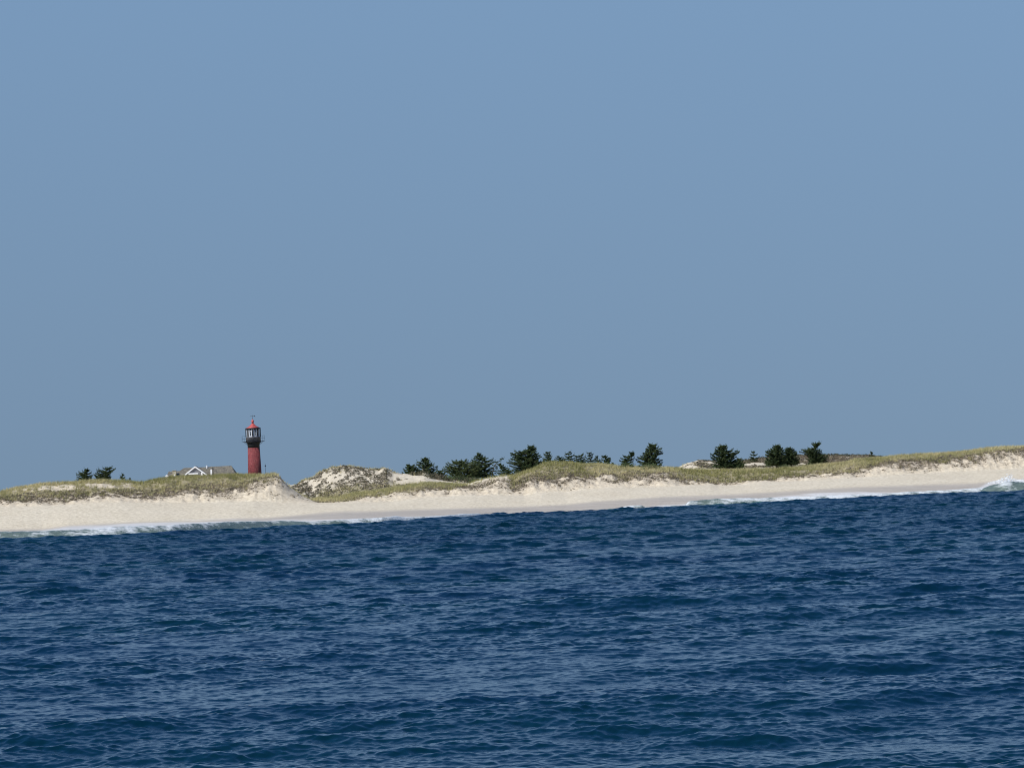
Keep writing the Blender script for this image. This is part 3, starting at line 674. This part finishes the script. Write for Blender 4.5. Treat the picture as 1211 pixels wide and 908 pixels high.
# right dune
pine(T, 'round headed dark pine with a long limb rising right', 850, [(526.5,853,858),(529,848,859.5),(532,846,860),(535,847,873),(539,840,872),(543,841,869),(548,843,873),(553,848,880)], 23, 80, .46, .28)
pine(B, 'grey green bush under the long limb of the round headed pine', 850, [(542.5,871,876),(545,868,879),(549,867,881),(554,866,881)], 24, 22, .4, .75)
pine(T, 'tiny distant pine rising from the heath', 925, [(533,890.3,892),(536.5,888.5,894),(541,886,897),(546,884,900)], 25, 14, .34, .25)
pine(T, 'cone shaped pine, left one of the joined pair', 866, [(526.5,917.8,920.4),(529,914,923),(532,911,926),(536,905,928),(541,906,930),(548,906,931)], 26, 84, .43, .35)
pine(T, 'shorter pine, right one of the joined pair', 868, [(529.5,931.8,934.6),(532.5,928,938),(536,926,941),(541,925,944),(548,925,946)], 27, 60, .42, .25)
pine(T, 'gnarled flat topped pine with a tuft on a bare top', 866, [(523.3,967,971),(525.3,959,971),(527.5,961,968),(530,963,966.5),(531.2,949,967),(534.5,946,970),(537,952,974),(540,953,977),(545,952,979),(549,958,979)], 28, 100, .34, .3, base=968)
pine(T, 'tiny dark pine on the far right heath skyline', 925, [(534,1030.2,1031.6),(537,1028.5,1033),(541,1027,1035)], 29, 8, .26, .1)

# ------------------------------------------------------------------ lighthouse
def brick_mat():
    m, t, p = newmat('red_brick_paint')
    tcn = N(t, 'ShaderNodeTexCoord'); sx = N(t, 'ShaderNodeSeparateXYZ'); t.links.new(tcn.outputs['Object'], sx.inputs[0])
    an = mth(t, 'ARCTAN2', sx.outputs[1], sx.outputs[0]); cb_ = N(t, 'ShaderNodeCombineXYZ')
    t.links.new(mth(t, 'MULTIPLY', an, 1.25), cb_.inputs[0]); t.links.new(sx.outputs[2], cb_.inputs[1])
    br = N(t, 'ShaderNodeTexBrick'); br.inputs['Scale'].default_value = 2.4; br.inputs['Mortar Size'].default_value = 0.03
    br.inputs['Color1'].default_value = (0.27, 0.026, 0.034, 1); br.inputs['Color2'].default_value = (0.17, 0.016, 0.023, 1); br.inputs['Mortar'].default_value = (0.25, 0.06, 0.06, 1)
    t.links.new(cb_.outputs[0], br.inputs['Vector'])
    n = noise(t, 1.6, 5, 0.7)
    c = mixc(t, ramp(t, n, [(0.42, (0, 0, 0)), (0.7, (1, 1, 1))]), br.outputs['Color'], (0.34, 0.07, 0.075))
    c = mixc(t, ramp(t, noise(t, 3.2, 3, .6), [(0.42, (0, 0, 0)), (0.6, (.8, .8, .8))]), c, (0.13, 0.018, 0.022))
    c = mixc(t, ramp(t, noise(t, 5.0, 3, .6), [(0.55, (0, 0, 0)), (0.68, (.8, .8, .8))]), c, (0.42, 0.16, 0.14))
    c = mixc(t, ramp(t, noise(t, 0.9, 4, .6, stretch=(1, 1, .3)), [(0.5, (0, 0, 0)), (0.75, (.5, .5, .5))]), c, (0.13, 0.05, 0.04))
    t.links.new(c, p.inputs['Base Color']); p.inputs['Roughness'].default_value = 0.75
    t.links.new(bump(t, br.outputs['Fac'], -0.02), p.inputs['Normal'])
    return m
red_m = brick_mat(); black_m = simple('black_iron', (0.010, 0.010, 0.013), 0.6, 0.3, 3)
grey_m = simple('dark_grey_paint', (0.13, 0.13, 0.145), 0.6, 0.35, 2.5)
roof_red = simple('red_roof_paint', (0.44, 0.085, 0.075), 0.5, 0.25, 3)
white_m = simple('white_paint', (0.78, 0.79, 0.80), 0.5, 0.06, 3)
m, t, p = newmat('lantern_glass'); p.inputs['Base Color'].default_value = (0.05, 0.07, 0.09, 1); p.inputs['Roughness'].default_value = 0.08; glass_m = m
DL = 812.0; pmL = DL / FPX
lp = P(301.3, 559, DL); gz = ground_z(lp.x, lp.y)
LH = empty('lighthouse', (lp.x, lp.y, gz - 0.3), 'tall red brick lighthouse with black gallery and red cone roof on the dune', 'lighthouse')
def hz_(py): return P(300, py, DL).z - (gz - 0.3)
def lo(fn, name, mat, parent=LH, smooth=True):
    b = MB(); fn(b); o = b.build(name, mat, parent, smooth); return o
zt = hz_(523.5)
lo(lambda b: b.lathe([(8.3 * pmL, 0), (7.95 * pmL, hz_(556)), (7.1 * pmL, hz_(529.2))], 48), 'tower', red_m)
lo(lambda b: b.lathe([(7.15 * pmL, hz_(529.2) - 0.01), (7.1 * pmL, hz_(526)), (7.5 * pmL, hz_(524.2)), (8.9 * pmL, hz_(522.9))], 48), 'corbel_shadow_band', black_m)  # black corbel, its colour also painting in the gallery's overhang shadow on the tower
gal = lo(lambda b: b.lathe([(9.0 * pmL, hz_(522.8)), (10.0 * pmL, hz_(522.6)), (10.0 * pmL, hz_(522.0)), (9.0 * pmL, hz_(521.9))], 48), 'gallery', black_m)
lo(lambda b: b.lathe([(8.75 * pmL, hz_(522.0)), (8.75 * pmL, hz_(517.3)), (8.95 * pmL, hz_(517.1)), (8.95 * pmL, hz_(516.7)), (7.0 * pmL, hz_(516.6))], 48), 'parapet', grey_m)
rb = MB(); RR_ = 13.6 * pmL
def ring(b, r, z, tr=0.012, n=48):
    pts = [(r * math.cos(2 * math.pi * i / n), r * math.sin(2 * math.pi * i / n), z) for i in range(n + 1)]
    b.tube(pts, tr, 4)
for py in (521.8, 518.6, 515.4): ring(rb, RR_, hz_(py))
for i in range(12):
    a = 2 * math.pi * i / 12 + 0.2
    c_, s_ = math.cos(a), math.sin(a)
    rb.tube([(RR_ * c_, RR_ * s_, hz_(521.8)), (RR_ * c_, RR_ * s_, hz_(515.3))], 0.013, 4)
    rb.tube([(9.5 * pmL * c_, 9.5 * pmL * s_, hz_(522.3)), (RR_ * c_, RR_ * s_, hz_(521.8))], 0.016, 4)
    rb.tube([(7.2 * pmL * c_, 7.2 * pmL * s_, hz_(526)), (RR_ * 0.9 * c_, RR_ * 0.9 * s_, hz_(521.9))], 0.018, 4)
rb.build('railing', black_m, gal, True)
# lantern room: dark glass drum, white frames, black outer posts
lan = lo(lambda b: b.lathe([(7.2 * pmL, hz_(516.7)), (7.2 * pmL, hz_(506.9))], 40), 'lantern_room', glass_m)
fr = MB(); rf = 7.55 * pmL
fr.lathe([(7.0 * pmL, hz_(516.6)), (7.7 * pmL, hz_(516.5)), (7.7 * pmL, hz_(515.4)), (7.0 * pmL, hz_(515.3))], 40)
NB = 16
for i in range(NB):
    a = 2 * math.pi * (i + 0.5) / NB; c_, s_ = math.cos(a), math.sin(a)
    ww = 0.10
    for (d0, d1) in ((-ww, ww),):
        p0 = Vector((rf * c_, rf * s_, 0)); tv = Vector((-s_, c_, 0)); nv_ = Vector((c_, s_, 0))
        q = [p0 + tv * d0 - nv_ * .08, p0 + tv * d1 - nv_ * .08, p0 + tv * d1 + nv_ * .03, p0 + tv * d0 + nv_ * .03]
        z0, z1 = hz_(515.5), hz_(507.3)
        fr.poly([v + Vector((0, 0, z0)) for v in q] + [v + Vector((0, 0, z1)) for v in q], [(0, 3, 2, 1), (4, 5, 6, 7), (0, 1, 5, 4), (1, 2, 6, 5), (2, 3, 7, 6), (3, 0, 4, 7)])
fr.build('window_frame', simple('grey_white_frame', (0.56, 0.59, 0.63), 0.5, 0.08, 3), lan)
po = MB()
po.lathe([(7.0 * pmL, hz_(507.4)), (9.0 * pmL, hz_(507.3)), (9.15 * pmL, hz_(506.0)), (7.0 * pmL, hz_(505.9))], 40)
for i in range(8):
    a = 2 * math.pi * i / 8; c_, s_ = 8.55 * pmL * math.cos(a), 8.55 * pmL * math.sin(a)
    po.tube([(c_, s_, hz_(516.8)), (c_, s_, hz_(507.0))], 0.085, 6)
po.build('canopy_posts', black_m, lan, True)
rf_ = lo(lambda b: b.lathe([(7.9 * pmL, hz_(506.05)), (7.9 * pmL, hz_(505.7)), (4.6 * pmL, hz_(504)), (2.4 * pmL, hz_(502)), (1.3 * pmL, hz_(500.5))], 40), 'roof', roof_red)
lo(lambda b: b.lathe([(1.25 * pmL, hz_(500.6)), (1.1 * pmL, hz_(499.2)), (1.7 * pmL, hz_(498.4)), (1.5 * pmL, hz_(497.2)), (0.6 * pmL, hz_(496.4)), (0.5 * pmL, hz_(495.6))], 20), 'ventilator_ball', roof_red, rf_)
va = MB(); va.tube([(0, 0, hz_(496)), (0, 0, hz_(490.5))], [0.035, 0.015], 5)
va.tube([(-0.45, -0.1, hz_(492)), (0.5, 0.1, hz_(492))], 0.03, 4); va.poly([(0.5, .1, hz_(491.2)), (0.5, .1, hz_(492.8)), (0.28, .05, hz_(492)), (0.5, .14, hz_(491.2)), (0.5, .14, hz_(492.8)), (0.28, .09, hz_(492))], [(0, 1, 2), (3, 5, 4), (0, 3, 4, 1), (1, 4, 5, 2), (2, 5, 3, 0)])
va.build('weather_vane', black_m, rf_, True)
# thin pole standing right of the tower
pp = P(314.2, 560, 815); g_ = ground_z(pp.x, pp.y)
po_r = empty('pole', (pp.x, pp.y, g_), 'thin grey pole standing just right of the lighthouse', 'pole')
b = MB(); b.tube([(0, 0, -.3), (0, 0, P(314, 548.5, 815).z - g_)], [0.035, 0.02], 6); b.build('shaft', grey_m, po_r, True)
b = MB(); b.box(-0.12, 0.12, -0.08, 0.08, P(314, 551.5, 815).z - g_, P(314, 550, 815).z - g_); b.build('cap_box', grey_m, po_r)

# ------------------------------------------------------------------ house
DH = 890.0
def shingle_mat(name, c0, c1):
    m, t, p = newmat(name)
    br = N(t, 'ShaderNodeTexBrick'); br.inputs['Scale'].default_value = 1.6; br.inputs['Color1'].default_value = (*c0, 1); br.inputs['Color2'].default_value = (*c1, 1)
    br.inputs['Mortar'].default_value = (c0[0] * .4, c0[1] * .4, c0[2] * .4, 1); br.inputs['Mortar Size'].default_value = 0.02
    g = N(t, 'ShaderNodeTexCoord'); mp = N(t, 'ShaderNodeMapping'); mp.inputs['Rotation'].default_value = (R(90), 0, 0)
    t.links.new(g.outputs['Object'], mp.inputs[0]); t.links.new(mp.outputs[0], br.inputs['Vector'])
    n = noise(t, 2.0, 6, 0.75)
    c = mixc(t, 0.7, br.outputs['Color'], ramp(t, n, [(0.42, c0), (0.60, c1)]))
    t.links.new(c, p.inputs['Base Color']); p.inputs['Roughness'].default_value = 0.85
    return m
shing = shingle_mat('roof_shingles', (0.075, 0.071, 0.06), (0.25, 0.225, 0.165)); wall_m = shingle_mat('cedar_shingle_wall', (0.24, 0.21, 0.17), (0.33, 0.30, 0.25))
trim = simple('white_trim', (0.80, 0.80, 0.79), 0.5, 0.05); tan_m = simple('tan_chimney', (0.36, 0.33, 0.24), 0.8, 0.2)
hp = P(237, 562, DH); hg = ground_z(hp.x, hp.y)
HO = empty('house', (hp.x, hp.y, hg), 'shingled beach house with a white trimmed gable mostly hidden behind the left dune', 'house')
def hx(px, py=558): return P(px, py, DH).x - hp.x
def hzz(py, px=237): # height over the ground at pixel row py seen at column px
    return P(px, py, DH).z - hg
ze = hzz(562.5, 237)                       # eaves level
xL, xR = hx(199), hx(277.5)
b = MB(); b.box(xL + .3, xR - .3, -2.6, 5.2, -0.5, ze); b.build('wall', wall_m, HO)
# main hipped roof, ridge stepping up at the right wing
def roofpart(x0, x1, rx0, rx1, zr, y0, y1, zb):
    ym = 0.5 * (y0 + y1)
    bb = MB(); pts = [(x0, y0, zb), (x1, y0, zb), (x1, y1, zb), (x0, y1, zb), (rx0, ym, zr), (rx1, ym, zr)]
    low = [(p_[0], p_[1], p_[2] - 0.15) for p_ in pts[:4]]
    bb.poly(pts + low, [(0, 1, 5, 4), (1, 2, 5), (2, 3, 4, 5), (3, 0, 4), (6, 9, 8, 7), (0, 6, 7, 1), (1, 7, 8, 2), (2, 8, 9, 3), (3, 9, 6, 0)])
    return bb
zr1 = hzz(552.6, 232)
zr2 = hzz(551.0, 262)
roofpart(hx(203), hx(253), hx(217), hx(251), zr1, -2.9, 4.6, ze).build('roof', shing, HO)
roofpart(hx(247), hx(279.5), hx(248), hx(273.5), zr2, -2.4, 5.6, ze + 0.02).build('roof', shing, HO)
roofpart(hx(196.5), hx(217), hx(199), hx(213), hzz(557, 205), -2.2, 3.6, ze - 0.05).build('roof', shing, HO)
# white gable
gy = -4.2; ga = (hx(232.7), hzz(552.0, 232.7)); gl = (hx(220.3), hzz(561.6, 220.5)); gr_ = (hx(246.5), hzz(561.9, 246.5))
b = MB()
q = [(gl[0], gl[1]), (gr_[0], gr_[1]), (ga[0], ga[1] - .1)]
b.poly([(x_, gy + .2, z_) for x_, z_ in q] + [(x_, gy + 4.5, z_) for x_, z_ in q], [(0, 1, 2), (3, 5, 4), (0, 3, 4, 1), (1, 4, 5, 2), (2, 5, 3, 0)])
gab = b.build('gable', simple('grey_gable', (0.20, 0.20, 0.21), .8, .2), HO)
b = MB()
for (A_, B_) in ((gl, ga), (ga, gr_)):
    A2 = Vector((A_[0], 0, A_[1])); B2 = Vector((B_[0], 0, B_[1])); d = (B2 - A2).normalized(); n_ = Vector((-d.z, 0, d.x)); wv = n_ * 0.13
    q = [A2 - wv, B2 - wv, B2 + wv, A2 + wv]
    off = 0.0 if A_ is gl else 0.004
    b.poly([(v.x, gy - 0.12 - off, v.z) for v in q] + [(v.x, gy + 0.12 - off, v.z) for v in q], [(0, 1, 2, 3), (7, 6, 5, 4), (0, 4, 5, 1), (1, 5, 6, 2), (2, 6, 7, 3), (3, 7, 4, 0)])
b.build('bargeboard', trim, gab)
# slim roof sheets of the gable running back
b = MB()
for (A_, B_) in ((gl, ga), (ga, gr_)):
    q = [(A_[0], gy + .13, A_[1] + .06), (B_[0], gy + .13, B_[1] + .06), (B_[0], gy + 4.8, B_[1] + .06), (A_[0], gy + 4.8, A_[1] + .06)]
    b.poly(q + [(x_, y_, z_ + .1) for x_, y_, z_ in q], [(0, 1, 2, 3), (7, 6, 5, 4), (0, 4, 5, 1), (1, 5, 6, 2), (2, 6, 7, 3), (3, 7, 4, 0)])
b.build('gable_roof', shing, gab)
b = MB(); b.box(hx(224.5), hx(236), gy - .1, gy + .1, hzz(560.9, 230), hzz(559.3, 230)); b.build('window_head', trim, gab)
b = MB(); b.box(hx(239.5), hx(241.2), gy - .1, gy + .1, hzz(564, 240), hzz(558.6, 240)); b.build('post', trim, gab)
b = MB(); b.box(hx(221.5), hx(246), gy + .35, gy + 4.2, -0.5, hzz(562, 233)); b.build('porch_wall', wall_m, HO)
b = MB(); b.box(hx(243.9), hx(245.3), 0.2, 0.45, zr1 - .6, hzz(550.2, 244.6)); b.build('vent_pipe', trim, HO)
b = MB(); b.box(hx(250.2), hx(252), -3.0, -2.75, hzz(565, 251), hzz(555, 251)); b.build('corner_post', trim, HO)
b = MB(); b.box(hx(205), hx(209.2), -2.8, -1.9, hzz(566, 207), hzz(556.6, 207)); ch = b.build('chimney', tan_m, HO)
b = MB(); b.box(hx(204.6), hx(209.6), -2.9, -1.8, hzz(556.6, 207), hzz(556.1, 207)); b.build('chimney_cap', tan_m, ch)
b = MB(); b.box(hx(206.8), hx(208.2), -3.0, -2.82, hzz(566, 207), hzz(561, 207)); b.build('corner_post', trim, HO)
# white trimmed left end gablet
b = MB(); zz0 = hzz(564.5, 198); xx0 = hx(196); xx1 = hx(199.8); xm = .5 * (xx0 + xx1)
b.poly([(xx0, -2.6, zz0), (xx1, -2.6, zz0), (xx1, -2.6, zz0 + .35), (xm, -2.6, zz0 + .55), (xx0, -2.6, zz0 + .35), (xx0, -1.6, zz0), (xx1, -1.6, zz0), (xx1, -1.6, zz0 + .35), (xm, -1.6, zz0 + .55), (xx0, -1.6, zz0 + .35)],
       [(0, 1, 2, 3, 4), (9, 8, 7, 6, 5), (0, 5, 6, 1), (1, 6, 7, 2), (2, 7, 8, 3), (3, 8, 9, 4), (4, 9, 5, 0)])
b.build('end_gablet', trim, HO)
b = MB(); b.box(hx(274.5), hx(281), -2.2, 3, hzz(563, 278), hzz(561.2, 278)); b.build('side_porch', trim, HO)
